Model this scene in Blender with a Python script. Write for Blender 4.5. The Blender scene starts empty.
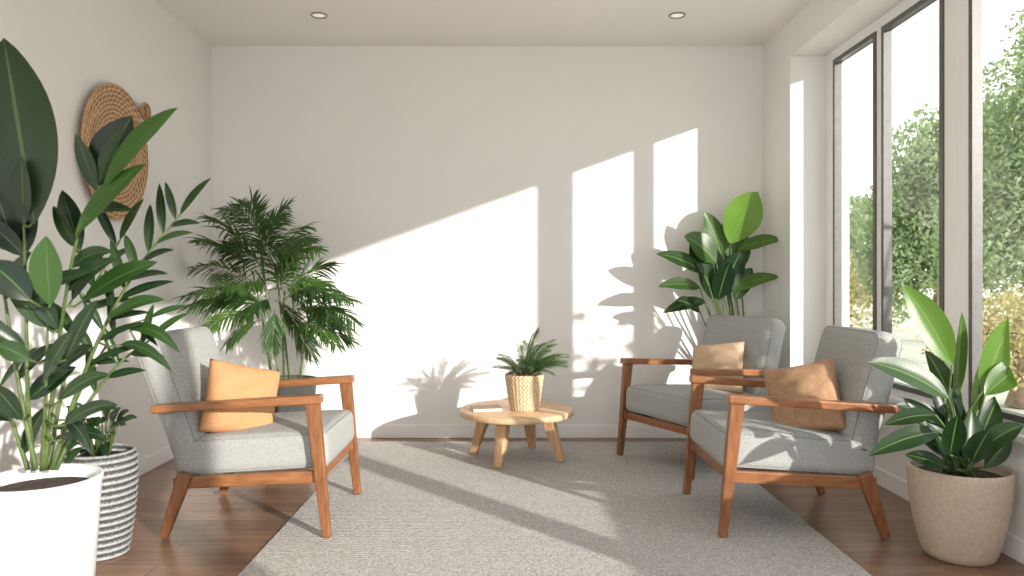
import bpy, bmesh, math, random
from mathutils import Vector, Matrix, Quaternion
random.seed(7)
F=742.0; CX=508.0; CY=282.0; CH=1.07
def P(px,py,d): return Vector(((px-CX)/F*d, d, CH-(py-CY)/F*d))
scene=bpy.context.scene
scene.view_settings.view_transform='Standard'
scene.view_settings.look='None'
# ------------------------------------------------------------ materials
def new_mat(name):
    m=bpy.data.materials.new(name); m.use_nodes=True
    nt=m.node_tree; b=nt.nodes['Principled BSDF']; return m,nt,b
def N(nt,t,**kw):
    n=nt.nodes.new(t)
    for k,v in kw.items(): setattr(n,k,v)
    return n
def ramp(nt,stops):
    r=N(nt,'ShaderNodeValToRGB'); e=r.color_ramp.elements
    while len(e)<len(stops): e.new(0.5)
    for i,(p,c) in enumerate(stops):
        e[i].position=p; e[i].color=(*c,1)
    return r
def noise_mat(name,c1,c2,scale=20,rough=.6,bump=.1,bscale=None,stretch=(1,1,1),detail=4,dist=.01,spec=.5,lo=.3,hi=.7,coat=0):
    m,nt,b=new_mat(name)
    tc=N(nt,'ShaderNodeTexCoord'); mp=N(nt,'ShaderNodeMapping'); mp.inputs['Scale'].default_value=stretch
    nt.links.new(tc.outputs['Object'],mp.inputs['Vector'])
    n=N(nt,'ShaderNodeTexNoise'); n.inputs['Scale'].default_value=scale; n.inputs['Detail'].default_value=detail
    nt.links.new(mp.outputs[0],n.inputs['Vector'])
    r=ramp(nt,[(lo,c1),(hi,c2)]); nt.links.new(n.outputs['Fac'],r.inputs[0])
    nt.links.new(r.outputs[0],b.inputs['Base Color'])
    b.inputs['Roughness'].default_value=rough
    b.inputs['Specular IOR Level'].default_value=spec
    b.inputs['Coat Weight'].default_value=coat
    if bump>0:
        n2=N(nt,'ShaderNodeTexNoise'); n2.inputs['Scale'].default_value=bscale or scale; n2.inputs['Detail'].default_value=3
        nt.links.new(mp.outputs[0],n2.inputs['Vector'])
        bp=N(nt,'ShaderNodeBump'); bp.inputs['Strength'].default_value=bump; bp.inputs['Distance'].default_value=dist
        nt.links.new(n2.outputs['Fac'],bp.inputs['Height']); nt.links.new(bp.outputs[0],b.inputs['Normal'])
    return m
def leaf_mat(name,dark,bright,rib,rough=.35,trans=.25,ribw=.05,veins=.35):
    m,nt,b=new_mat(name)
    at=N(nt,'ShaderNodeAttribute',attribute_name='rnd')
    r=ramp(nt,[(0,dark),(1,bright)]); nt.links.new(at.outputs['Fac'],r.inputs[0])
    uv=N(nt,'ShaderNodeUVMap',uv_map='UVMap'); sp=N(nt,'ShaderNodeSeparateXYZ'); nt.links.new(uv.outputs[0],sp.inputs[0])
    s=N(nt,'ShaderNodeMath',operation='SUBTRACT'); nt.links.new(sp.outputs['X'],s.inputs[0]); s.inputs[1].default_value=.5
    a=N(nt,'ShaderNodeMath',operation='ABSOLUTE'); nt.links.new(s.outputs[0],a.inputs[0])
    l=N(nt,'ShaderNodeMath',operation='LESS_THAN'); nt.links.new(a.outputs[0],l.inputs[0]); l.inputs[1].default_value=ribw
    k=N(nt,'ShaderNodeMath',operation='MULTIPLY_ADD'); nt.links.new(a.outputs[0],k.inputs[0]); k.inputs[1].default_value=-40.; 
    k2=N(nt,'ShaderNodeMath',operation='MULTIPLY'); nt.links.new(sp.outputs['Y'],k2.inputs[0]); k2.inputs[1].default_value=120.
    nt.links.new(k2.outputs[0],k.inputs[2])
    sn=N(nt,'ShaderNodeMath',operation='SINE'); nt.links.new(k.outputs[0],sn.inputs[0])
    v=N(nt,'ShaderNodeMapRange'); nt.links.new(sn.outputs[0],v.inputs[0]); v.inputs[1].default_value=.7; v.inputs[2].default_value=1; v.inputs[3].default_value=0; v.inputs[4].default_value=veins
    mx=N(nt,'ShaderNodeMath',operation='MAXIMUM'); nt.links.new(v.outputs[0],mx.inputs[0]); 
    l2=N(nt,'ShaderNodeMath',operation='MULTIPLY'); nt.links.new(l.outputs[0],l2.inputs[0]); l2.inputs[1].default_value=.8
    nt.links.new(l2.outputs[0],mx.inputs[1])
    mix=N(nt,'ShaderNodeMixRGB'); nt.links.new(mx.outputs[0],mix.inputs[0]); nt.links.new(r.outputs[0],mix.inputs[1]); mix.inputs[2].default_value=(*rib,1)
    nt.links.new(mix.outputs[0],b.inputs['Base Color']); b.inputs['Roughness'].default_value=rough; b.inputs['Specular IOR Level'].default_value=.4
    bp=N(nt,'ShaderNodeBump'); bp.inputs['Strength'].default_value=.04; bp.inputs['Distance'].default_value=.001
    nt.links.new(sn.outputs[0],bp.inputs['Height']); nt.links.new(bp.outputs[0],b.inputs['Normal'])
    tr=N(nt,'ShaderNodeBsdfTranslucent'); 
    br=N(nt,'ShaderNodeMixRGB',blend_type='MULTIPLY'); br.inputs[0].default_value=1; nt.links.new(mix.outputs[0],br.inputs[1]); br.inputs[2].default_value=(2.2,2.4,.9,1)
    nt.links.new(br.outputs[0],tr.inputs['Color'])
    ms=N(nt,'ShaderNodeMixShader'); ms.inputs[0].default_value=trans
    nt.links.new(b.outputs[0],ms.inputs[1]); nt.links.new(tr.outputs[0],ms.inputs[2])
    nt.links.new(ms.outputs[0],nt.nodes['Material Output'].inputs['Surface'])
    return m
def stripe_mat(name,c1,c2,mode,k,rough=.9,noise=60,sharp=(.2,.8)):
    """two-tone woven material; mode 'Z' horizontal bands, 'R' concentric rings in the YZ plane, 'W' basket weave round Z"""
    m,nt,b=new_mat(name); tc=N(nt,'ShaderNodeTexCoord'); sp=N(nt,'ShaderNodeSeparateXYZ'); nt.links.new(tc.outputs['Object'],sp.inputs[0])
    def mt(op,a,bb=None):
        n=N(nt,'ShaderNodeMath',operation=op)
        for i,x in enumerate((a,bb)):
            if x is None: continue
            if isinstance(x,(int,float)): n.inputs[i].default_value=x
            else: nt.links.new(x,n.inputs[i])
        return n.outputs[0]
    if mode=='Z': f=mt('SINE',mt('MULTIPLY',sp.outputs['Z'],k))
    elif mode=='R':
        rr=mt('SQRT',mt('ADD',mt('MULTIPLY',sp.outputs['Y'],sp.outputs['Y']),mt('MULTIPLY',sp.outputs['Z'],sp.outputs['Z'])))
        an=mt('ARCTAN2',sp.outputs['Z'],sp.outputs['Y'])
        f=mt('ADD',mt('MULTIPLY',mt('SINE',mt('MULTIPLY',rr,k)),.7),mt('MULTIPLY',mt('SINE',mt('ADD',mt('MULTIPLY',an,44),mt('MULTIPLY',rr,k*.5))),.5))
    else:
        an=mt('ARCTAN2',sp.outputs['Y'],sp.outputs['X'])
        f=mt('MULTIPLY',mt('SINE',mt('MULTIPLY',sp.outputs['Z'],k)),mt('SINE',mt('MULTIPLY',an,30)))
    n=N(nt,'ShaderNodeTexNoise'); n.inputs['Scale'].default_value=noise; nt.links.new(tc.outputs['Object'],n.inputs['Vector'])
    g=mt('ADD',mt('MULTIPLY',f,.35),mt('MULTIPLY',n.outputs['Fac'],1.0))
    r=ramp(nt,[(sharp[0],c1),(sharp[1],c2)]); nt.links.new(g,r.inputs[0]); nt.links.new(r.outputs[0],b.inputs['Base Color'])
    b.inputs['Roughness'].default_value=rough; b.inputs['Specular IOR Level'].default_value=.2
    bp=N(nt,'ShaderNodeBump'); bp.inputs['Strength'].default_value=.5; bp.inputs['Distance'].default_value=.004
    nt.links.new(g,bp.inputs['Height']); nt.links.new(bp.outputs[0],b.inputs['Normal'])
    return m
M={}
M['wall']=noise_mat('wall_paint',(.825,.81,.79),(.845,.83,.81),scale=3,rough=.9,bump=.03,bscale=180,dist=.002,spec=.2)
M['ceil']=noise_mat('ceiling_paint',(.89,.865,.835),(.91,.885,.855),scale=2,rough=.95,bump=0,spec=.1)
M['trim']=noise_mat('trim_paint',(.87,.865,.855),(.89,.885,.875),scale=5,rough=.5,bump=0)
M['dark']=noise_mat('window_sash_dark',(.09,.088,.082),(.12,.115,.11),scale=30,rough=.4,bump=0)
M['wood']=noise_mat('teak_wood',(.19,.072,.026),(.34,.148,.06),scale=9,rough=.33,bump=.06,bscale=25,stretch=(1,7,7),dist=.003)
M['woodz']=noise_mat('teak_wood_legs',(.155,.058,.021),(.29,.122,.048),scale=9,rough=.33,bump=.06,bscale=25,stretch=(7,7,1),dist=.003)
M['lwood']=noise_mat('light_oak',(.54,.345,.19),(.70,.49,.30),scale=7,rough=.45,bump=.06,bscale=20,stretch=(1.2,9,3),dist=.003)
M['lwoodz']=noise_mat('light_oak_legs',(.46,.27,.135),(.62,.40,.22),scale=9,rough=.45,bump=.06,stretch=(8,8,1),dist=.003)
M['fabric']=noise_mat('grey_upholstery',(.265,.275,.268),(.46,.468,.452),scale=230,rough=.95,bump=.5,bscale=420,dist=.003,spec=.12,detail=2)
M['piping']=noise_mat('grey_piping',(.25,.26,.25),(.35,.36,.35),scale=200,rough=.95,bump=.2,spec=.1)
M['pil_o']=noise_mat('tan_linen',(.44,.225,.105),(.57,.32,.16),scale=190,rough=.95,bump=.4,bscale=300,dist=.003,spec=.1)
M['pil_p']=noise_mat('tan_linen_soft',(.37,.225,.135),(.43,.27,.165),scale=30,rough=.95,bump=.4,bscale=300,dist=.003,spec=.1,detail=6,lo=.42,hi=.6)
M['pil_b']=noise_mat('beige_linen',(.48,.335,.215),(.58,.42,.285),scale=190,rough=.95,bump=.4,bscale=300,dist=.003,spec=.1)
M['white_pot']=noise_mat('white_ceramic',(.77,.77,.765),(.79,.79,.785),scale=8,rough=.35,bump=0)
M['beige_pot']=noise_mat('beige_stoneware',(.42,.335,.26),(.51,.415,.33),scale=60,rough=.7,bump=.15,dist=.002)
M['grey_pot']=noise_mat('charcoal_pot',(.06,.06,.058),(.09,.09,.085),scale=30,rough=.6,bump=.1,dist=.002)
M['basket']=stripe_mat('striped_rope_basket',(.06,.065,.065),(.38,.385,.38),'Z',2*math.pi*15/.40,noise=120,sharp=(.25,.85))
M['wicker']=stripe_mat('wicker',(.42,.28,.155),(.76,.59,.41),'W',math.pi/.0137,noise=90,sharp=(.2,.75))
M['rattan']=stripe_mat('rattan',(.28,.145,.07),(.66,.45,.275),'R',2*math.pi/.022,noise=90,sharp=(.2,.8))
M['rim']=noise_mat('rattan_rim',(.42,.24,.12),(.60,.38,.21),scale=60,rough=.8,bump=.4,bscale=120,dist=.004)
M['soil']=noise_mat('soil',(.03,.02,.014),(.09,.06,.04),scale=60,rough=1,bump=.8,dist=.01)
M['stem']=noise_mat('green_stem',(.05,.09,.02),(.11,.16,.045),scale=30,rough=.5,bump=.1)
M['bark']=noise_mat('bark',(.16,.11,.07),(.30,.22,.15),scale=20,rough=.9,bump=.5)
M['leafd']=leaf_mat('dark_glossy_leaf',(.005,.018,.008),(.040,.105,.017),(.07,.14,.04),rough=.33,veins=.03,ribw=.025,trans=.18)
M['leafr']=leaf_mat('rubber_leaf',(.007,.028,.008),(.12,.24,.03),(.15,.26,.06),rough=.36,veins=.05,ribw=.025,trans=.2)
M['palm']=leaf_mat('palm_leaf',(.012,.045,.012),(.075,.15,.03),(.08,.16,.04),rough=.45,veins=0,trans=.2)
M['tree']=leaf_mat('tree_leaf',(.14,.19,.12),(.27,.325,.21),(.2,.3,.1),rough=.9,veins=0,trans=.25)
M['shrub']=leaf_mat('autumn_leaf',(.22,.22,.12),(.42,.34,.18),(.35,.3,.12),rough=.9,veins=0,trans=.25)
M['paper']=noise_mat('book_paper',(.80,.78,.73),(.86,.84,.79),scale=60,rough=.8,bump=0)
M['cover']=noise_mat('book_cover',(.30,.22,.15),(.38,.29,.20),scale=60,rough=.8,bump=0)
M['ground']=noise_mat('garden_ground',(.36,.38,.28),(.52,.52,.42),scale=2.5,rough=1,bump=.3)
m,nt,b=new_mat('window_glass'); M['glass']=m
tr=N(nt,'ShaderNodeBsdfTransparent'); gl=N(nt,'ShaderNodeBsdfGlossy'); gl.inputs['Roughness'].default_value=.02
ms=N(nt,'ShaderNodeMixShader'); ms.inputs[0].default_value=.03; nt.links.new(tr.outputs[0],ms.inputs[1]); nt.links.new(gl.outputs[0],ms.inputs[2])
nt.links.new(ms.outputs[0],nt.nodes['Material Output'].inputs['Surface'])
m,nt,b=new_mat('downlight_lens'); M['lens']=m
b.inputs['Base Color'].default_value=(.8,.75,.65,1); b.inputs['Emission Color'].default_value=(1,.9,.75,1); b.inputs['Emission Strength'].default_value=.5
m,nt,b=new_mat('downlight_ring'); M['ring']=m
b.inputs['Base Color'].default_value=(.35,.33,.30,1); b.inputs['Metallic'].default_value=.8; b.inputs['Roughness'].default_value=.3
# floor planks
m,nt,b=new_mat('wood_floor'); M['floor']=m
tc=N(nt,'ShaderNodeTexCoord'); br=N(nt,'ShaderNodeTexBrick'); br.offset=.37
nt.links.new(tc.outputs['Object'],br.inputs['Vector'])
br.inputs['Scale'].default_value=1; br.inputs['Brick Width'].default_value=1.3; br.inputs['Row Height'].default_value=.13
br.inputs['Mortar Size'].default_value=.0022; br.inputs['Color1'].default_value=(.195,.110,.066,1); br.inputs['Color2'].default_value=(.285,.172,.108,1); br.inputs['Mortar'].default_value=(.05,.03,.02,1)
br.inputs['Bias'].default_value=0
mp=N(nt,'ShaderNodeMapping'); mp.inputs['Scale'].default_value=(1.2,14,1); nt.links.new(tc.outputs['Object'],mp.inputs['Vector'])
no=N(nt,'ShaderNodeTexNoise'); no.inputs['Scale'].default_value=3; no.inputs['Detail'].default_value=6; nt.links.new(mp.outputs[0],no.inputs['Vector'])
r=ramp(nt,[(.3,(.68,.66,.64)),(.7,(1.2,1.2,1.2))]); nt.links.new(no.outputs['Fac'],r.inputs[0])
mx=N(nt,'ShaderNodeMixRGB',blend_type='MULTIPLY'); mx.inputs[0].default_value=1; nt.links.new(br.outputs['Color'],mx.inputs[1]); nt.links.new(r.outputs[0],mx.inputs[2])
nt.links.new(mx.outputs[0],b.inputs['Base Color']); b.inputs['Roughness'].default_value=.30
bp=N(nt,'ShaderNodeBump'); bp.inputs['Strength'].default_value=.2; bp.inputs['Distance'].default_value=.002; bp.invert=True
nt.links.new(br.outputs['Fac'],bp.inputs['Height']); nt.links.new(bp.outputs[0],b.inputs['Normal'])
# rug
m,nt,b=new_mat('woven_rug'); M['rug']=m
tc=N(nt,'ShaderNodeTexCoord'); n1=N(nt,'ShaderNodeTexNoise'); n1.inputs['Scale'].default_value=110; n1.inputs['Detail'].default_value=4
nt.links.new(tc.outputs['Object'],n1.inputs['Vector'])
r=ramp(nt,[(.30,(.34,.33,.31)),(.66,(.64,.625,.60))]); nt.links.new(n1.outputs['Fac'],r.inputs[0]); nt.links.new(r.outputs[0],b.inputs['Base Color'])
b.inputs['Roughness'].default_value=1; b.inputs['Specular IOR Level'].default_value=.05
wv=N(nt,'ShaderNodeTexWave'); wv.bands_direction='Y'; wv.inputs['Scale'].default_value=16; wv.inputs['Distortion'].default_value=3; wv.inputs['Detail'].default_value=2; wv.inputs['Detail Scale'].default_value=6
nt.links.new(tc.outputs['Object'],wv.inputs['Vector'])
ad=N(nt,'ShaderNodeMath',operation='ADD'); nt.links.new(wv.outputs['Fac'],ad.inputs[0]); nt.links.new(n1.outputs['Fac'],ad.inputs[1])
bp=N(nt,'ShaderNodeBump'); bp.inputs['Strength'].default_value=.9; bp.inputs['Distance'].default_value=.006
nt.links.new(ad.outputs[0],bp.inputs['Height']); nt.links.new(bp.outputs[0],b.inputs['Normal'])
# ------------------------------------------------------------ mesh helpers
class MB:
    def __init__(s): s.v=[];s.f=[];s.uv=[];s.r=[]
    def add(s,vs,fs,uvs=None,r=0.5):
        o=len(s.v); s.v+= [tuple(v) for v in vs]; s.f+=[tuple(i+o for i in f) for f in fs]
        s.uv+= uvs if uvs else [(0.,0.)]*len(vs); s.r+=[r]*len(vs)
    def obj(s,name,mat,parent=None,smooth=True):
        me=bpy.data.meshes.new(name); me.from_pydata(s.v,[],s.f); me.update()
        ul=me.uv_layers.new(name='UVMap')
        for l in me.loops: ul.data[l.index].uv=s.uv[l.vertex_index]
        a=me.attributes.new('rnd','FLOAT','POINT'); a.data.foreach_set('value',s.r)
        if not any(k in name for k in('leaves','fronds')):
            bm=bmesh.new(); bm.from_mesh(me); bmesh.ops.recalc_face_normals(bm,faces=bm.faces); bm.to_mesh(me); bm.free()
        if smooth:
            for p in me.polygons: p.use_smooth=True
        me.materials.append(M[mat])
        o=bpy.data.objects.new(name,me); scene.collection.objects.link(o)
        if parent: o.parent=parent
        return o
def empty(name,loc=(0,0,0),rotz=0):
    e=bpy.data.objects.new(name,None); e.location=loc; e.rotation_euler=(0,0,rotz); e.empty_display_size=.1
    scene.collection.objects.link(e); return e
def box(name,a,b,mat,parent=None,bev=0.0,seg=2):
    bm=bmesh.new(); bmesh.ops.create_cube(bm,size=1)
    c=[(a[i]+b[i])/2 for i in range(3)]; sz=[abs(b[i]-a[i]) for i in range(3)]
    for v in bm.verts: v.co=Vector((v.co[i]*sz[i] for i in range(3)))
    if bev: bmesh.ops.bevel(bm,geom=bm.edges[:],offset=bev,segments=seg,affect='EDGES',profile=.5)
    me=bpy.data.meshes.new(name); bm.to_mesh(me); bm.free(); me.materials.append(M[mat])
    o=bpy.data.objects.new(name,me); o.location=c; scene.collection.objects.link(o)
    if parent: o.parent=parent
    return o
def bar(name,p0,p1,s0,s1,mat,parent,side=(0,1,0),bev=.006):
    p0=Vector(p0);p1=Vector(p1); t=(p1-p0).normalized(); sd=Vector(side); sd=(sd-t*sd.dot(t)).normalized(); cr=t.cross(sd)
    mid=(p0+p1)/2
    bm=bmesh.new(); vs=[]
    for p,s in((p0,s0),(p1,s1)):
        for a,bb in((-1,-1),(1,-1),(1,1),(-1,1)): vs.append(bm.verts.new(p-mid+cr*a*s[0]/2+sd*bb*s[1]/2))
    for f in((3,2,1,0),(4,5,6,7),(0,1,5,4),(1,2,6,5),(2,3,7,6),(3,0,4,7)): bm.faces.new([vs[i] for i in f])
    bmesh.ops.recalc_face_normals(bm,faces=bm.faces)
    bmesh.ops.bevel(bm,geom=bm.edges[:],offset=bev,segments=3,affect='EDGES',profile=.5)
    me=bpy.data.meshes.new(name); bm.to_mesh(me); bm.free(); me.materials.append(M[mat])
    for p in me.polygons: p.use_smooth=False
    o=bpy.data.objects.new(name,me); o.location=mid; scene.collection.objects.link(o); o.parent=parent; return o
def lathe(name,prof,mat,parent=None,n=64,mod=None,loc=(0,0,0)):
    b=MB(); vs=[];fs=[]
    for j,(r,z) in enumerate(prof):
        for i in range(n):
            a=2*math.pi*i/n; rr=r+(mod(j,i,a) if mod else 0)
            vs.append((rr*math.cos(a),rr*math.sin(a),z))
    for j in range(len(prof)-1):
        for i in range(n): k=(i+1)%n; fs.append((j*n+i,j*n+k,(j+1)*n+k,(j+1)*n+i))
    fs.append(tuple(range(n))[::-1]); fs.append(tuple((len(prof)-1)*n+i for i in range(n)))
    b.add(vs,fs); o=b.obj(name,mat,parent); o.location=loc
    return o
def tube(b,pts,r0,r1,n=6,r=.5,closed=False):
    pts=[Vector(p) for p in pts]; m=len(pts); vs=[];fs=[]
    prev=None
    for i,p in enumerate(pts):
        if closed: t=(pts[(i+1)%m]-pts[i-1]).normalized()
        else: t=(pts[min(i+1,m-1)]-pts[max(i-1,0)]).normalized()
        if prev is None: u=t.orthogonal().normalized()
        else: u=(prev-t*prev.dot(t)).normalized()
        prev=u; w=t.cross(u); rr=r0+(r1-r0)*i/max(1,m-1)
        for k in range(n):
            a=2*math.pi*k/n; vs.append(p+u*math.cos(a)*rr+w*math.sin(a)*rr)
    for i in range(m if closed else m-1):
        j=(i+1)%m
        for k in range(n): l=(k+1)%n; fs.append((i*n+k,i*n+l,j*n+l,j*n+k))
    if not closed: fs.append(tuple(range(n))[::-1]); fs.append(tuple((m-1)*n+k for k in range(n)))
    b.add(vs,fs,r=r)
def bez(p0,p1,p2,t): return p0*(1-t)**2+p1*2*t*(1-t)+p2*t*t
def leaf(b,B,T,W,nrm=(0,-1,.5),bulge=.12,fold=.25,n=9,r=None,peak=.8,side_n=2,wave=.0):
    B=Vector(B);T=Vector(T);L=(T-B).length; nn=Vector(nrm).normalized()
    C=(B+T)/2+Vector((0,0,1))*bulge*L+nn*0.03*L
    if r is None: r=random.random()
    vs=[];uvs=[];fs=[]; m=2*side_n+1; ph=random.random()*6
    for i in range(n+1):
        t=i/n; c=bez(B,C,T,t); tg=((C-B)*(1-t)+(T-C)*t).normalized()
        sd=tg.cross(nn)
        if sd.length<.05: sd=tg.cross(Vector((1,0.3,0)))
        sd.normalize(); up=sd.cross(tg)
        w=W/2*max(.0,math.sin(math.pi*t**peak))**.8
        if i==0: w=W*.04
        if i==n: w=W*.005
        for k in range(-side_n,side_n+1):
            q=k/side_n
            off=up*(abs(q)**1.3*fold*w+wave*W*math.sin(t*14+ph)*abs(q)**2)
            vs.append(c+sd*q*w+off); uvs.append((.5+q/2,t))
    for i in range(n):
        for k in range(m-1): a=i*m+k; fs.append((a,a+1,a+1+m,a+m))
    b.add(vs,fs,uvs,r)
def frond(b,sb,B,T,LL,nl=14,droop=.15,w=.016,spread=.9,start=.15,nh=None,rr=.003,sag=.35):
    B=Vector(B);T=Vector(T);L=(T-B).length; C=(B+T)/2+Vector((0,0,1))*droop*L
    pts=[bez(B,C,T,i/10) for i in range(11)]; tube(sb,pts,rr,rr*.4,5)
    base=random.random()
    up=Vector(nh) if nh else Vector((random.uniform(-.4,.4),-.5,1)).normalized()
    for i in range(nl):
        t=start+(1-start)*(i+.5)/nl; c=bez(B,C,T,t); tg=((C-B)*(1-t)+(T-C)*t).normalized()
        sd=tg.cross(up); 
        if sd.length<.1: sd=Vector((1,0,0))
        sd.normalize()
        l=LL*(.55+.45*math.sin(math.pi*(t*.85+.08)))*(1-.35*t)
        for s in(-1,1):
            d=(tg*(1.0-spread*.35+t*.5)+sd*s*spread+Vector((0,0,-sag*random.uniform(.5,1.4)))+Vector([random.uniform(-.15,.15) for _ in range(3)])).normalized()
            leaf(b,c,c+d*l*random.uniform(.85,1.1),w,nrm=up,bulge=.1,fold=.3,n=4,side_n=1,r=min(1,max(0,base*.6+random.random()*.4)),peak=.7)
    c=bez(B,C,T,.97); leaf(b,c,c+(T-C).normalized()*LL*.6,w,nrm=up,n=4,side_n=1)
def rbox(name,size,r,mat,parent,puff=(0,0),nseg=10,loc=(0,0,0),rot=(0,0,0),axis=2):
    h=[s/2 for s in size]
    def vals(hh):
        e=[-hh,-hh+r*.12,-hh+r*.35,-hh+r*.65,-hh+r]; inner=[-hh+r+(2*hh-2*r)*i/nseg for i in range(1,nseg)]
        return e+inner+[-x for x in e[::-1]]
    V=[vals(x) for x in h]; bm=bmesh.new(); cache={}
    def vert(p):
        k=tuple(round(x,6) for x in p)
        if k in cache: return cache[k]
        q=Vector((max(-(h[i]-r),min(h[i]-r,p[i])) for i in range(3))); d=Vector(p)-q
        if d.length>0: d=d.normalized()*r
        c=q+d
        a1,a2=[i for i in range(3) if i!=axis]
        f=(1-(p[a1]/h[a1])**2)*(1-(p[a2]/h[a2])**2)
        c[axis]+= (puff[0] if p[axis]>0 else -puff[1])*f*(abs(p[axis])/h[axis])
        cache[k]=bm.verts.new(c); return cache[k]
    for ax in range(3):
        a1=(ax+1)%3;a2=(ax+2)%3
        for sgn in(-1,1):
            for i in range(len(V[a1])-1):
                for j in range(len(V[a2])-1):
                    q=[]
                    for (ii,jj) in((i,j),(i+1,j),(i+1,j+1),(i,j+1)):
                        p=[0,0,0];p[ax]=sgn*h[ax];p[a1]=V[a1][ii];p[a2]=V[a2][jj]; q.append(vert(p))
                    if sgn<0:q.reverse()
                    bm.faces.new(q)
    me=bpy.data.meshes.new(name); bm.to_mesh(me); bm.free(); me.materials.append(M[mat])
    for p in me.polygons:p.use_smooth=True
    o=bpy.data.objects.new(name,me); o.location=loc;o.rotation_euler=rot; scene.collection.objects.link(o); o.parent=parent
    pb=MB(); a1,a2=[i for i in range(3) if i!=axis]; k=r*(1-.7071)
    for sgn in(-1,1):
        pts=[]
        for cx,cy,a0 in((1,1,0),(-1,1,90),(-1,-1,180),(1,-1,270)):
            for s in range(6):
                a=math.radians(a0+s*18); p=[0,0,0]
                p[a1]=cx*(h[a1]-r)+math.cos(a)*(r-k); p[a2]=cy*(h[a2]-r)+math.sin(a)*(r-k); p[axis]=sgn*(h[axis]-k); pts.append(p)
        tube(pb,pts,.0035,.0035,6,closed=True)
    po=pb.obj(name+'_piping','piping',o)
    return o
def pillow(name,size,th,mat,parent,loc,nrm,roll=0):
    n=26; vs=[];fs=[]; b=MB(); idx={}
    for s in(1,-1):
        for i in range(n+1):
            for j in range(n+1):
                u=-1+2*i/n; v=-1+2*j/n
                edge=(i in(0,n) or j in(0,n))
                if edge and s==-1: idx[(s,i,j)]=idx[(1,i,j)]; continue
                x=size/2*u*(1-.09*(1-v*v)); y=size/2*v*(1-.09*(1-u*u))
                cr=max(0,abs(u)+abs(v)-1.6)*.12; x*=1-cr; y*=1-cr
                z=s*th/2*(max(0,(1-u*u)*(1-v*v)))**.42
                z+=(.006*math.sin(u*5+v*3)+.004*math.sin(v*9-u*6))*(1-u*u)*(1-v*v)
                idx[(s,i,j)]=len(vs); vs.append((x,y,z))
    for s in(1,-1):
        for i in range(n):
            for j in range(n):
                q=[idx[(s,i,j)],idx[(s,i+1,j)],idx[(s,i+1,j+1)],idx[(s,i,j+1)]]
                fs.append(tuple(q if s>0 else q[::-1]))
    b.add(vs,fs); o=b.obj(name,mat,parent)
    z=Vector(nrm).normalized(); y=(Vector((0,0,1))-z*z.z).normalized(); x=y.cross(z)
    R=Matrix((x,y,z)).transposed().to_4x4()@Matrix.Rotation(roll,4,'Z'); R.translation=Vector(loc); o.matrix_local=R
    return o
# ------------------------------------------------------------ room
XL,XR,XW,YB,ZC=-2.04,1.75,1.965,5.1,2.69; Y0=-2.2
JY=4.6
box('floor',(XL-.12,Y0,-.08),(XW+.15,YB+.12,0),'floor')
box('ceiling',(XL-.12,Y0,ZC),(XW+.17,YB+.12,ZC+.12),'ceil')
box('wall_back',(XL-.12,YB,0),(XW+.15,YB+.12,ZC),'wall')
box('wall_left',(XL-.12,Y0,0),(XL,YB,ZC),'wall')
w=empty('wall_right')
box('wall_pier',(XR,JY,0),(XW+.15,YB,ZC),'wall',w)
box('wall_header',(XR,Y0,2.47),(XW+.15,JY,ZC),'wall',w)
box('wall_apron',(XW,Y0,0),(XW+.15,JY,.46),'wall',w)
box('baseboard_back',(XL,YB-.015,0),(XR,YB,.09),'trim',bev=.004)
box('baseboard_left',(XL,Y0,0),(XL+.015,YB-.015,.09),'trim',bev=.004)
e=empty('baseboard_right')
box('baseboard_run',(XW-.015,Y0,0),(XW,JY-.015,.09),'trim',e,bev=.004)
box('baseboard_pier',(XR-.015,JY,0),(XR,YB-.015,.09),'trim',e,bev=.004)
box('baseboard_jamb',(XR-.015,JY-.015,0),(XW,JY,.09),'trim',e,bev=.004)
box('trim_1',(XW-.035,Y0,.46),(XW+.15,JY,.49),'trim',bev=.005)
panes=[(3.965,4.48),(3.35,3.90),(1.30,3.16),(-.5,1.15),(-2.12,-.65)]
zb,zt=.53,2.41
for i,(a,bq) in enumerate(panes):
    w=empty('window_%d'%(i+1))
    hi=4.6 if i==0 else (panes[i-1][0]+bq)/2
    lo=Y0 if i==len(panes)-1 else (panes[i+1][1]+a)/2
    x0,x1=XW+.004,XW+.045
    box('frame_far',(x0,bq,.49),(x1,hi,2.47),'trim',w,bev=.003); box('frame_near',(x0,lo,.49),(x1,a,2.47),'trim',w,bev=.003)
    box('frame_top',(x0,a,zt),(x1,bq,2.47),'trim',w); box('frame_bottom',(x0,a,.49),(x1,bq,zb),'trim',w)
    s=.026; d0,d1=XW-.004,XW+.040
    box('sash_far',(d0,bq-s,zb),(d1,bq,zt),'dark',w); box('sash_near',(d0,a,zb),(d1,a+s,zt),'dark',w)
    box('sash_top',(d0,a+s,zt-s),(d1,bq-s,zt),'dark',w); box('sash_bottom',(d0,a+s,zb),(d1,bq-s,zb+s),'dark',w)
    box('glass',(XW+.022,a+s,zb+s),(XW+.028,bq-s,zt-s),'glass',w)
for px in(319,677):
    p=P(px,13,4.5); e=empty('ceiling_downlight',(p.x,p.y,ZC))
    b=MB(); tube(b,[(.045*math.cos(a*math.pi/16),.045*math.sin(a*math.pi/16),-.003) for a in range(32)],.006,.006,8,closed=True); b.obj('bezel','ring',e)
    lathe('lens',[(.0,-.002),(.03,-.004),(.042,-.001)],'lens',e,n=32)
RZ=.006
box('rug',(-.98,1.7,0),(1.32,4.95,RZ),'rug',bev=.002)
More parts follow.
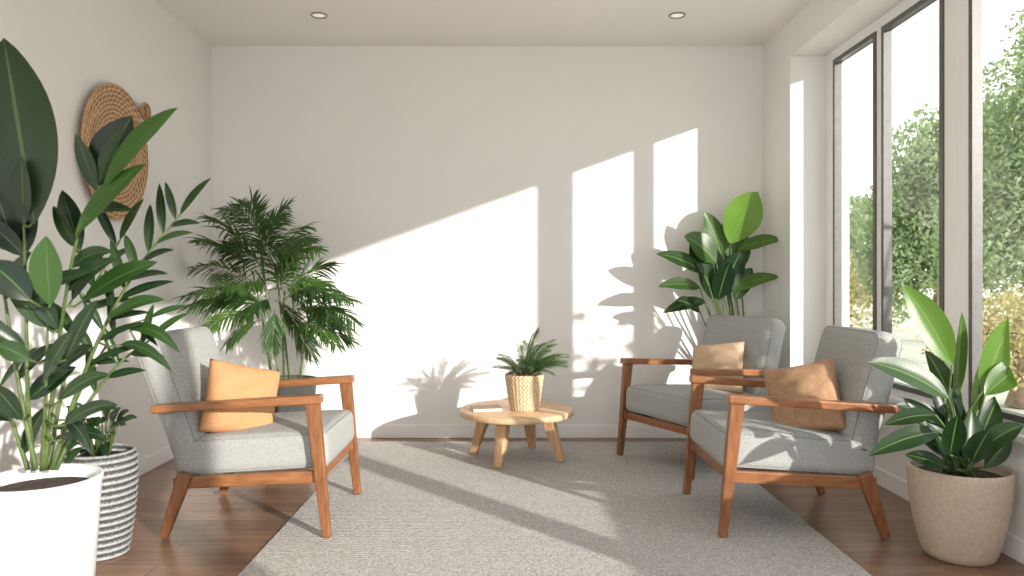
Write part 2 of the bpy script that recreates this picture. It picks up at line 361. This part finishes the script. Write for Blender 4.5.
# ------------------------------------------------------------ chairs
def chair(loc,yaw,ns,pmat,ppos,pn,proll=0,psize=.34,lean=15,bx=-.315):
    e=empty('lounge_armchair',(loc[0],loc[1],RZ),yaw)
    for k,s in enumerate((-1,1)):
        y=s*.315
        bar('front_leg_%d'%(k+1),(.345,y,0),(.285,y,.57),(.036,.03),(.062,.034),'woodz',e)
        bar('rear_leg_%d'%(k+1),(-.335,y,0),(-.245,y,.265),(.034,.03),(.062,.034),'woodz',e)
        bar('arm_%d'%(k+1),(-.38,y,.535),(.325,y,.578),(.034,.058),(.036,.058),'wood',e)
        bar('side_rail_%d'%(k+1),(-.30,s*.30,.222),(.325,s*.30,.252),(.05,.028),(.05,.028),'wood',e)
    bar('front_rail',(.30,-.30,.245),(.30,.30,.245),(.03,.045),(.03,.045),'wood',e,side=(0,0,1))
    bar('rear_rail',(-.285,-.30,.225),(-.285,.30,.225),(.03,.045),(.03,.045),'wood',e,side=(0,0,1))
    rbox('seat_cushion',(.66,.575,.16),.040,'fabric',e,puff=(.022,0),loc=(.01,0,.337),rot=(0,math.radians(-3.5),0))
    rbox('back_cushion',(.135,.575,.565),.055,'fabric',e,puff=(.02,.01),axis=0,loc=(bx,0,.575),rot=(0,math.radians(-lean),0))
    pillow('throw_pillow',psize,.16,pmat,e,ppos,pn,proll)
    return e
chair((-1.10,3.41),0,-1,'pil_o',(-.085,-.11,.54),(.60,-.72,.34),math.radians(-15),lean=20,bx=-.345)
chair((1.24,3.41),math.pi,1,'pil_p',(-.085,.08,.54),(.62,.72,.34),math.radians(16))
chair((1.14,4.44,0),math.radians(208),1,'pil_b',(-.10,.05,.545),(.72,.30,.38),math.radians(8),.34)
# ------------------------------------------------------------ table
TX,TY=.05,4.5
e=empty('round_coffee_table',(TX,TY,RZ))
R=.345
lathe('tabletop',[(.0,.258),(R-.02,.258),(R-.006,.262),(R,.27),(R,.29),(R-.005,.297),(R-.014,.30),(0,.30)],'lwood',e,n=96)
for k,a in enumerate((-112,-22,68,158)):
    a=math.radians(a); c=Vector((math.cos(a),math.sin(a),0))
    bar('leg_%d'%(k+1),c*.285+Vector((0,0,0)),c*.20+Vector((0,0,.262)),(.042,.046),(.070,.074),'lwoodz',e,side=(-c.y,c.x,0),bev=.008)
for k,a in enumerate((-112,-22)):
    a=math.radians(a); c=Vector((math.cos(a),math.sin(a),0))
    bar('cross_brace_%d'%(k+1),-c*.2+Vector((0,0,.24)),c*.2+Vector((0,0,.24)),(.03,.035),(.03,.035),'lwood',e,side=(-c.y,c.x,0))
tz=.300+RZ
e=empty('notebook',(-.13,4.42,tz),math.radians(12))
box('pages',(-.085,-.06,.003),(.085,.06,.017),'paper',e,bev=.001); box('cover',(-.088,-.063,.017),(.088,.063,.021),'cover',e,bev=.001); box('back_cover',(-.088,-.063,0),(.088,.063,.003),'cover',e)
PX,PY=.098,4.45
e=empty('potted_fern',(PX,PY,tz))
prof=[(0,.0),(.082,.0)]+[(.085+.032*(j/30)**.9,.004+.206*j/30) for j in range(31)]+[(.111,.215),(.105,.205),(.10,.18),(0,.18)]
lathe('wicker_pot',prof,'wicker',e,n=120,mod=lambda j,i,a:(.0028*math.sin(a*30+(math.pi if (j//2)%2 else 0))*math.sin(j*math.pi/2+.8) if 2<=j<=32 else 0))
lathe('soil',[(0,.17),(.099,.178),(.099,.186),(0,.192)],'soil',e,n=32)
fb=MB();sb=MB()
for i in range(60):
    a=random.random()*2*math.pi; rr=random.uniform(.05,.26); h=random.uniform(.06,.28)*(1.3-rr/.3)
    B=Vector((math.cos(a)*.02,math.sin(a)*.02,.185)); T=Vector((math.cos(a)*rr+.04,math.sin(a)*rr,.19+h))
    frond(fb,sb,B,T,.044,nl=18,droop=.28,w=.0052,spread=1.0,start=.2,rr=.0014,sag=.2)
fb.obj('fern_fronds','palm',e);sb.obj('fern_stalks','stem',e)
# ------------------------------------------------------------ bamboo palm
BX,BY=-1.36,4.55
e=empty('potted_palm',(BX,BY,0))
lathe('pot',[(0,0),(.135,0),(.145,.01),(.18,.44),(.192,.45),(.192,.475),(.18,.478),(.172,.46),(.168,.43),(0,.43)],'grey_pot',e)
lathe('soil',[(0,.42),(.168,.432),(.168,.438),(0,.45)],'soil',e,n=40)
fb=MB();sb=MB(); O=Vector((BX,BY,0))
def W(px,py,d): return P(px,py,d)-O
canes=[((272,372),(262,318),(252,270)),((290,372),(284,325),(285,290)),((280,372),(268,310),(262,240)),((300,372),(306,335),(312,312)),((284,375),(280,300),(270,255))]
for k,c in enumerate(canes):
    dd=4.55+random.uniform(-.08,.06)
    pts=[W(c[0][0],c[0][1]+8,dd),W(c[1][0],c[1][1],dd),W(c[2][0],c[2][1],dd)]
    cc=pts[1]*2-(pts[0]+pts[2])/2; tube(sb,[bez(pts[0],cc,pts[2],t/8) for t in range(9)],.008,.004,7)
FR=[((256,262),(232,208)),((258,262),(252,202)),((262,255),(285,208)),((262,262),(306,226)),((256,268),(210,218)),((254,275),(200,240)),((256,285),(192,268)),((268,275),(318,250)),((285,295),(330,266)),((285,300),(342,298)),((258,300),(192,306)),((262,315),(204,330)),((300,318),(350,330)),((296,325),(336,345)),((262,320),(228,342)),((290,325),(312,354)),((270,300),(240,235)),((275,290),(300,245)),((285,300),(262,240)),((290,312),(330,310)),((270,310),(222,300)),((264,268),(226,246)),((275,310),(272,346)),((268,300),(215,275)),((283,300),(318,285)),((262,290),(205,292)),
    ((270,300),(246,318)),((275,300),(300,330)),((262,285),(238,290)),((280,290),(290,262)),((264,262),(270,222)),((300,320),(340,318)),((268,305),(206,312)),((290,330),(350,340)),((262,240),(240,204)),((262,240),(280,215)),((300,315),(355,322)),((265,260),(310,240)),((280,290),(325,285)),((262,300),(186,296)),((262,235),(222,210)),((290,310),(352,300))]
for (a,bq) in FR:
    d0=4.55+random.uniform(-.05,.05); d1=4.55+random.uniform(-.42,.30)
    T=W(bq[0],bq[1],min(d1,4.9)); B=W(a[0],a[1],d0)
    if (T+O).x<XL+.05: T.x=XL+.05-O.x
    frond(fb,sb,B,T,.20,nl=22,droop=.22,w=.0125,spread=.72,start=.12,sag=.6,rr=.0022,nh=(random.uniform(-.5,.5),-.7,.8))
fb.v=[(max(v[0],XL+.01-O.x),min(v[1],YB-.02-O.y),v[2]) for v in fb.v]
fb.obj('palm_fronds','palm',e);sb.obj('canes','stem',e)
# ------------------------------------------------------------ corner plant (bird of paradise)
O=Vector((1.61,4.955,0)); e=empty('potted_bird_of_paradise',O)
lathe('pot',[(0,0),(.095,0),(.10,.01),(.118,.36),(.12,.38),(.112,.385),(.106,.36),(0,.35)],'white_pot',e)
lathe('soil',[(0,.34),(.106,.352),(.106,.358),(0,.362)],'soil',e,n=32)
lb=MB();sb=MB()
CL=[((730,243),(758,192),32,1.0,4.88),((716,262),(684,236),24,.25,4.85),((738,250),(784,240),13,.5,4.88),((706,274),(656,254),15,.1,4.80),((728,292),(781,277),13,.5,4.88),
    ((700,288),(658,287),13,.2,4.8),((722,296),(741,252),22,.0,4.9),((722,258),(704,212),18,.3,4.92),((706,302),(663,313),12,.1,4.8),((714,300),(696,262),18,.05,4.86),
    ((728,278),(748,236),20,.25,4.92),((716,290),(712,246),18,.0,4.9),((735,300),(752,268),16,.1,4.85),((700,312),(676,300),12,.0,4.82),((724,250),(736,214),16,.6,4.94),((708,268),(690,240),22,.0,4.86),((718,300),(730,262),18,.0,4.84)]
for (a,bq,wd,r,d) in CL:
    B=P(a[0],a[1],d)-O; T=P(bq[0],bq[1],min(d+random.uniform(-.12,.05),5.02))-O
    leaf(lb,B,T,wd/742*d*1.15,nrm=(random.uniform(-.3,.3),-1,.6),bulge=.14,fold=.2,n=12,r=r,peak=.85,wave=.02)
    S=Vector((random.uniform(-.04,.04),random.uniform(-.04,.04),.35)); mid=(S*.45+B*.55); mid.x=S.x*.35+B.x*.65; mid.z-=.02
    tube(sb,[bez(S,mid,B,t/8) for t in range(9)],.007,.004,6)
lb.v=[(min(v[0],XR-.015-O.x),min(v[1],YB-.02-O.y),v[2]) for v in lb.v]
lb.obj('leaves','leafr',e);sb.obj('stalks','stem',e)
# ------------------------------------------------------------ right front plant
O=Vector((1.762,2.90,0)); e=empty('potted_rubber_plant',O)
lathe('pot',[(r_*.96,z_*1.02) for r_,z_ in [(0,0),(.115,0),(.128,.006),(.14,.03),(.165,.12),(.182,.22),(.19,.31),(.190,.335),(.186,.342),(.178,.342),(.174,.33),(.17,.30),(0,.30)]],'beige_pot',e,n=80)
lathe('soil',[(0,.29),(.162,.306),(.162,.314),(0,.324)],'soil',e,n=40)
lb=MB();sb=MB()
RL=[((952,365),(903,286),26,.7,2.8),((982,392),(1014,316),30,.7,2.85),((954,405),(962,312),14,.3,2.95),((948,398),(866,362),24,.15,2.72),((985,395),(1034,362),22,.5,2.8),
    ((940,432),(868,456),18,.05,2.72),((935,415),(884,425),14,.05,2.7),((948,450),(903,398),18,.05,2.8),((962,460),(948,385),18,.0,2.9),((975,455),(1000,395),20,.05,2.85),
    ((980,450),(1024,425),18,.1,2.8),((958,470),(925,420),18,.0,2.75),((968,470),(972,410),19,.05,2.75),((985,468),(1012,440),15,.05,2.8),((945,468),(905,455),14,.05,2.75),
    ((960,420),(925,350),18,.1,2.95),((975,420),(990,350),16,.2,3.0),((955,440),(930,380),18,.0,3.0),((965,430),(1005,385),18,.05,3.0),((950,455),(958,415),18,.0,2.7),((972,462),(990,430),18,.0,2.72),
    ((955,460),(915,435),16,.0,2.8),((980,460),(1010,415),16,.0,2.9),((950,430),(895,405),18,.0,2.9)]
for (a,bq,wd,r,d) in RL:
    B=P(a[0],a[1],d)-O; T=P(bq[0],bq[1],d+random.uniform(-.08,.06))-O
    leaf(lb,B,T,wd/742*d*1.2,nrm=(random.uniform(-.5,.3),-1,.55),bulge=.12,fold=.3,n=12,r=r,peak=.85,wave=.015)
    S=Vector((random.uniform(-.05,.05),random.uniform(-.05,.05),.30)); mid=Vector((S.x*.6+B.x*.4,S.y*.6+B.y*.4,S.z*.3+B.z*.7))
    tube(sb,[bez(S,mid,B,t/8) for t in range(9)],.007,.004,6)
lb.v=[(min(v[0],XW-.06-O.x),v[1],v[2]) for v in lb.v]
lb.obj('leaves','leafr',e);sb.obj('stalks','stem',e)
# ------------------------------------------------------------ big left plant
O=Vector((-1.385,2.2,0)); e=empty('potted_zz_plant',O)
lathe('pot',[(0,0),(.122,0),(.130,.008),(.160,.465),(.165,.488),(.161,.493),(.153,.491),(.149,.465),(.147,.445),(0,.445)],'white_pot',e,n=96)
lathe('soil',[(0,.43),(.146,.447),(.146,.455),(0,.463)],'soil',e,n=40)
lb=MB();sb=MB()
def stem(pts,d0,d1,r0=.0075):
    q=[P(p[0],p[1],d0+(d1-d0)*i/(len(pts)-1))-O for i,p in enumerate(pts)]
    out=[]
    for i in range(len(q)-1):
        a=q[max(i-1,0)];b_=q[i];c=q[i+1];d=q[min(i+2,len(q)-1)]
        for k in range(6):
            t=k/6; out.append(.5*((2*b_)+(c-a)*t+(2*a-5*b_+4*c-d)*t*t+(3*b_-a-3*c+d)*t**3))
    out.append(q[-1]); tube(sb,out,r0,r0*.4,7); return out
def auto(out,start,step,L,Wd,rlo,rhi,up=.55):
    s=1; i=int(len(out)*start)
    while i<len(out)-1:
        tg=(out[i+1]-out[i]).normalized(); sd=tg.cross(Vector((0,-1,.2))).normalized()
        dirv=(tg*up+sd*s*.8+Vector((random.uniform(-.2,.2),random.uniform(-.5,.3),random.uniform(-.1,.2)))).normalized()
        l=L*random.uniform(.8,1.15)
        leaf(lb,out[i],out[i]+dirv*l,Wd*random.uniform(.85,1.1),nrm=(random.uniform(-.6,.6),-1,.6),bulge=.1,fold=.28,n=9,r=random.uniform(rlo,rhi),peak=.8)
        s=-s; i+=step
    tg=(out[-1]-out[-3]).normalized(); leaf(lb,out[-1],out[-1]+tg*L,Wd,r=rhi)
s1=stem([(44,470),(52,400),(62,320),(78,235),(98,185)],2.2,2.1); auto(s1,.35,3,.18,.05,0,.3)
s2=stem([(52,470),(78,390),(108,320),(142,262),(180,215)],2.22,2.3); auto(s2,.35,1,.15,.028,.0,.5,.7)
s3=stem([(34,470),(28,400),(26,300),(24,225)],2.18,2.05); auto(s3,.35,3,.19,.06,0,.2)
s4=stem([(42,470),(46,390),(48,305)],2.2,2.1); auto(s4,.5,4,.15,.045,0,.4)
s5=stem([(28,470),(8,410),(-15,350)],2.2,2.15); auto(s5,.2,3,.17,.045,0,.4)
s6=stem([(56,470),(84,410),(118,365),(150,340)],2.22,2.35); auto(s6,.35,2,.14,.026,.1,.5)
s7=stem([(36,470),(18,380),(5,300),(-5,240)],2.15,2.1); auto(s7,.35,3,.18,.055,0,.2)
s8=stem([(48,470),(64,380),(88,300),(120,240)],2.25,2.35); auto(s8,.4,2,.15,.032,0,.3)
s9=stem([(54,470),(76,400),(115,335),(150,318)],2.22,2.4,.006); auto(s9,.5,3,.13,.024,0,.4)
ZL=[((34,222),(4,38),64,.2,2.05,.05),((14,245),(-22,150),44,.0,2.1,.1),((96,186),(132,116),38,.0,2.12,.05),((104,188),(178,108),25,.9,2.05,.12),((76,235),(146,164),25,.9,2.05,.1),
    ((50,305),(46,236),30,.8,2.02,.05),((30,300),(-12,262),30,.0,2.0,.1),((84,300),(158,262),20,.4,2.2,.1),((70,268),(112,252),15,.2,2.15,.2),((30,360),(-5,345),18,.4,2.0,.1),
    ((58,330),(20,270),20,.1,2.1,.1),((66,360),(98,300),18,.15,2.1,.1),((44,380),(74,330),17,.2,2.05,.1),((22,420),(-8,385),20,.1,2.05,.1),((28,250),(8,172),38,.0,2.12,.05),
    ((60,400),(110,375),14,.25,2.1,.2),((65,425),(118,405),13,.15,2.1,.2),((80,250),(62,190),20,.1,2.2,.05),((72,300),(106,250),20,.0,2.18,.1),
    ((130,330),(180,353),11,.5,2.3,.35),((120,345),(172,372),10,.3,2.25,.3),((110,318),(165,300),12,.5,2.2,.2),((62,440),(108,440),13,.1,2.15,.3),((66,420),(92,455),12,.0,2.12,.3)]
for (a,bq,wd,r,d,bu) in ZL:
    B=P(a[0],a[1],d)-O; T=P(bq[0],bq[1],d-.02)-O
    leaf(lb,B,T,wd/742*d*1.1,nrm=(random.uniform(-.3,.3),-1,.4),bulge=bu,fold=.22,n=14,r=r,peak=.9,wave=.01)
    best=min((p for st in(s1,s2,s3,s4,s5,s6,s7,s8,s9) for p in st if p.z<B.z+.01),key=lambda p:(p-B).length)
    tube(sb,[best,(best+B)/2+Vector((0,0,-.01)),B],.004,.003,6)
lb.obj('leaves','leafd',e);sb.obj('stems','stem',e)
# ribbed basket plant
O=Vector((-1.61,2.93,0)); e=empty('potted_plant_in_rope_basket',O)
prof=[(0,0),(.098,0)]
nr=15
for j in range(nr*6+1):
    t=j/(nr*6); prof.append((.10+.032*math.sin(t*math.pi*.62)+.0055*math.sin(j/6*2*math.pi),.40*t))
prof+=[(.118,.408),(.112,.39),(.112,.37),(0,.37)]
lathe('rope_basket',prof,'basket',e,n=72)
lathe('soil',[(0,.36),(.111,.372),(.111,.378),(0,.385)],'soil',e,n=32)
lb=MB();sb=MB()
for i in range(36):
    a=random.random()*2*math.pi; rr=random.uniform(.06,.20); h=random.uniform(-.06,.22)
    S=Vector((math.cos(a)*.03,math.sin(a)*.03,.37)); T=Vector((math.cos(a)*rr-.02,math.sin(a)*rr-.04,.40+h)); 
    B=S.lerp(T,.4)+Vector((0,0,.07)); tube(sb,[S,(S+B)/2+Vector((0,0,.02)),B],.004,.003,5)
    leaf(lb,B,T,random.uniform(.03,.045),nrm=(random.uniform(-.4,.4),-.8,.8),bulge=.25,fold=.25,n=9,r=random.uniform(0,.4))
lb.obj('leaves','leafd',e);sb.obj('stems','stem',e)
# ------------------------------------------------------------ rattan wall plates
def plate(name,R_,c,sy,sz,tk=.022):
    e=empty(name,c); b=MB(); nr,na=44,160; vs=[];fs=[]
    for j in range(nr+1):
        r=R_*j/nr+.001
        for i in range(na):
            a=2*math.pi*i/na
            h=.014+tk*(j/nr)**2+.002*math.sin(j*math.pi/2+.6)
            vs.append((h,r*math.cos(a)*sy,r*math.sin(a)*sz))
    for j in range(nr):
        for i in range(na): k=(i+1)%na; fs.append((j*na+i,j*na+k,(j+1)*na+k,(j+1)*na+i))
    fs.append(tuple(range(na)))
    b.add(vs,fs); o=b.obj('woven_face','rattan',e)
    sm=o.modifiers.new('solid','SOLIDIFY'); sm.thickness=.010; sm.offset=-1
    b=MB(); 
    for rr,t in((R_,.008),(R_*.55,.004)):
        tube(b,[(.014+tk*(rr/R_)**2,rr*math.cos(a*math.pi/40)*sy,rr*math.sin(a*math.pi/40)*sz) for a in range(80)],t,t,8,closed=True)
    b.obj('rim','rim',e); return e
plate('rattan_wall_plate',.33,(XL+.003,3.80,1.735),.94,1.02)
plate('rattan_wall_plate',.045,(XL+.003,4.10,2.01),1,1.0)
# ------------------------------------------------------------ garden
box('garden_ground',(2.15,-20,-.25),(60,60,-.1),'ground')
def tree(name,loc,blobs,nleaf,size,mat,trunk=True,h=1.0):
    e=empty(name,loc); b=MB()
    tot=sum(x[3]*x[4]*x[5] for x in blobs)
    for (cx,cy,cz,rx,ry,rz) in blobs:
        for i in range(int(nleaf*rx*ry*rz/tot)):
            v=Vector([random.gauss(0,1) for _ in range(3)]).normalized()*random.random()**.4
            v*=1+.18*math.sin(v.x*7+cx*3)*math.cos(v.z*6+cz)
            p=Vector((cx+v.x*rx,cy+v.y*ry,cz+v.z*rz)); d=Vector([random.uniform(-1,1) for _ in range(3)]).normalized()
            leaf(b,p,p+d*size*random.uniform(.6,1.3),size*.5,nrm=[random.uniform(-1,1) for _ in range(3)],n=2,side_n=1,r=random.random())
    b.obj('leaves',mat,e)
    if trunk:
        b=MB(); bc=blobs[0]
        tube(b,[(0,0,-.1),(.05,0,h*.5),(bc[0],bc[1],bc[2])],.12,.05,8)
        for x in blobs[1:]: tube(b,[(0.05,0,h*.5),((x[0]+.05)/2,x[1]/2,(x[2]+h*.5)/2+.1),(x[0],x[1],x[2])],.06,.02,6)
        b.obj('trunk','bark',e)
    return e
tree('garden_tree',(7.0,9.6,0),[(0,0,3.0,1.0,1.0,1.2),(-.5,.2,1.7,.8,.8,1.0),(.6,0,1.6,.9,.8,1.1),(.3,0,4.2,.7,.7,.7)],30000,.085,'tree',h=1.6)
tree('garden_tree',(8.3,14.4,0),[(0,0,2.7,1.0,1.1,1.7),(-.8,0,1.7,.8,.8,1.3),(.9,0,2.9,.9,.9,1.7)],26000,.12,'tree',h=1.8)
tree('garden_shrub',(4.75,6.9,0),[(0,0,.55,.55,.4,.5),(.5,.1,.65,.4,.4,.55),(-.4,.1,.45,.4,.3,.4)],7000,.055,'shrub',h=.3)
tree('garden_shrub',(7.7,18.5,0),[(0,0,.9,2.2,1,1.1),(-2.5,1,1.0,2,1,1.0)],9000,.14,'shrub',h=.3)
tree('garden_tree',(11.8,27,0),[(0,0,2.2,3,1.2,2.0),(-3,1,1.8,2.5,1,1.6)],16000,.22,'tree',h=1)
O=Vector((3.0,2.6,-.1)); e=empty('unseen_shadow_shrub',O); lb=MB();sb=MB()  # out-of-view shrub, added to cast leaf shadows on the back wall
for i in range(11):
    a=random.random()*6.28; T=Vector((math.cos(a)*.20,math.sin(a)*.20,random.uniform(1.2,1.8)))
    pts=[bez(Vector((0,0,0)),Vector((0,0,T.z*.7)),T,t/8) for t in range(9)]; tube(sb,pts,.012,.005,6)
    for k in range(4,9):
        a2=random.random()*6.28; d=Vector((math.cos(a2),math.sin(a2),random.uniform(-.1,.6))).normalized()
        leaf(lb,pts[k],pts[k]+d*random.uniform(.14,.24),.075,nrm=(random.uniform(-.5,.5),random.uniform(-.5,.5),1),r=random.random())
lb.obj('leaves','leafr',e);sb.obj('stems','stem',e)
# ------------------------------------------------------------ light
sd=bpy.data.lights.new('sun','SUN'); sd.energy=6.6; sd.angle=math.radians(.8); sd.color=(1,.94,.865)
so=bpy.data.objects.new('sun',sd); so.rotation_euler=Vector((-.9,1,-.328)).to_track_quat('-Z','Y').to_euler(); so.location=(6,-5,4); scene.collection.objects.link(so)
wd=bpy.data.worlds.new('sky'); scene.world=wd; wd.use_nodes=True; nt=wd.node_tree; bg=nt.nodes['Background']
tc=N(nt,'ShaderNodeTexCoord'); sp=N(nt,'ShaderNodeSeparateXYZ'); nt.links.new(tc.outputs['Generated'],sp.inputs[0])
r=ramp(nt,[(0.0,(.97,.965,.95)),(.7,(.91,.945,1.0))]); nt.links.new(sp.outputs['Z'],r.inputs[0]); nt.links.new(r.outputs[0],bg.inputs[0]); bg.inputs[1].default_value=2.4
# ------------------------------------------------------------ camera
cd=bpy.data.cameras.new('camera'); cd.sensor_width=36; cd.lens=F/1024*36; cd.shift_x=4/1024; cd.shift_y=-6/1024; cd.clip_start=.05
cd.dof.use_dof=True; cd.dof.focus_distance=3.6; cd.dof.aperture_fstop=3.2
co=bpy.data.objects.new('camera',cd); co.location=(0,0,CH); co.rotation_euler=(math.pi/2,0,0); scene.collection.objects.link(co); scene.camera=co
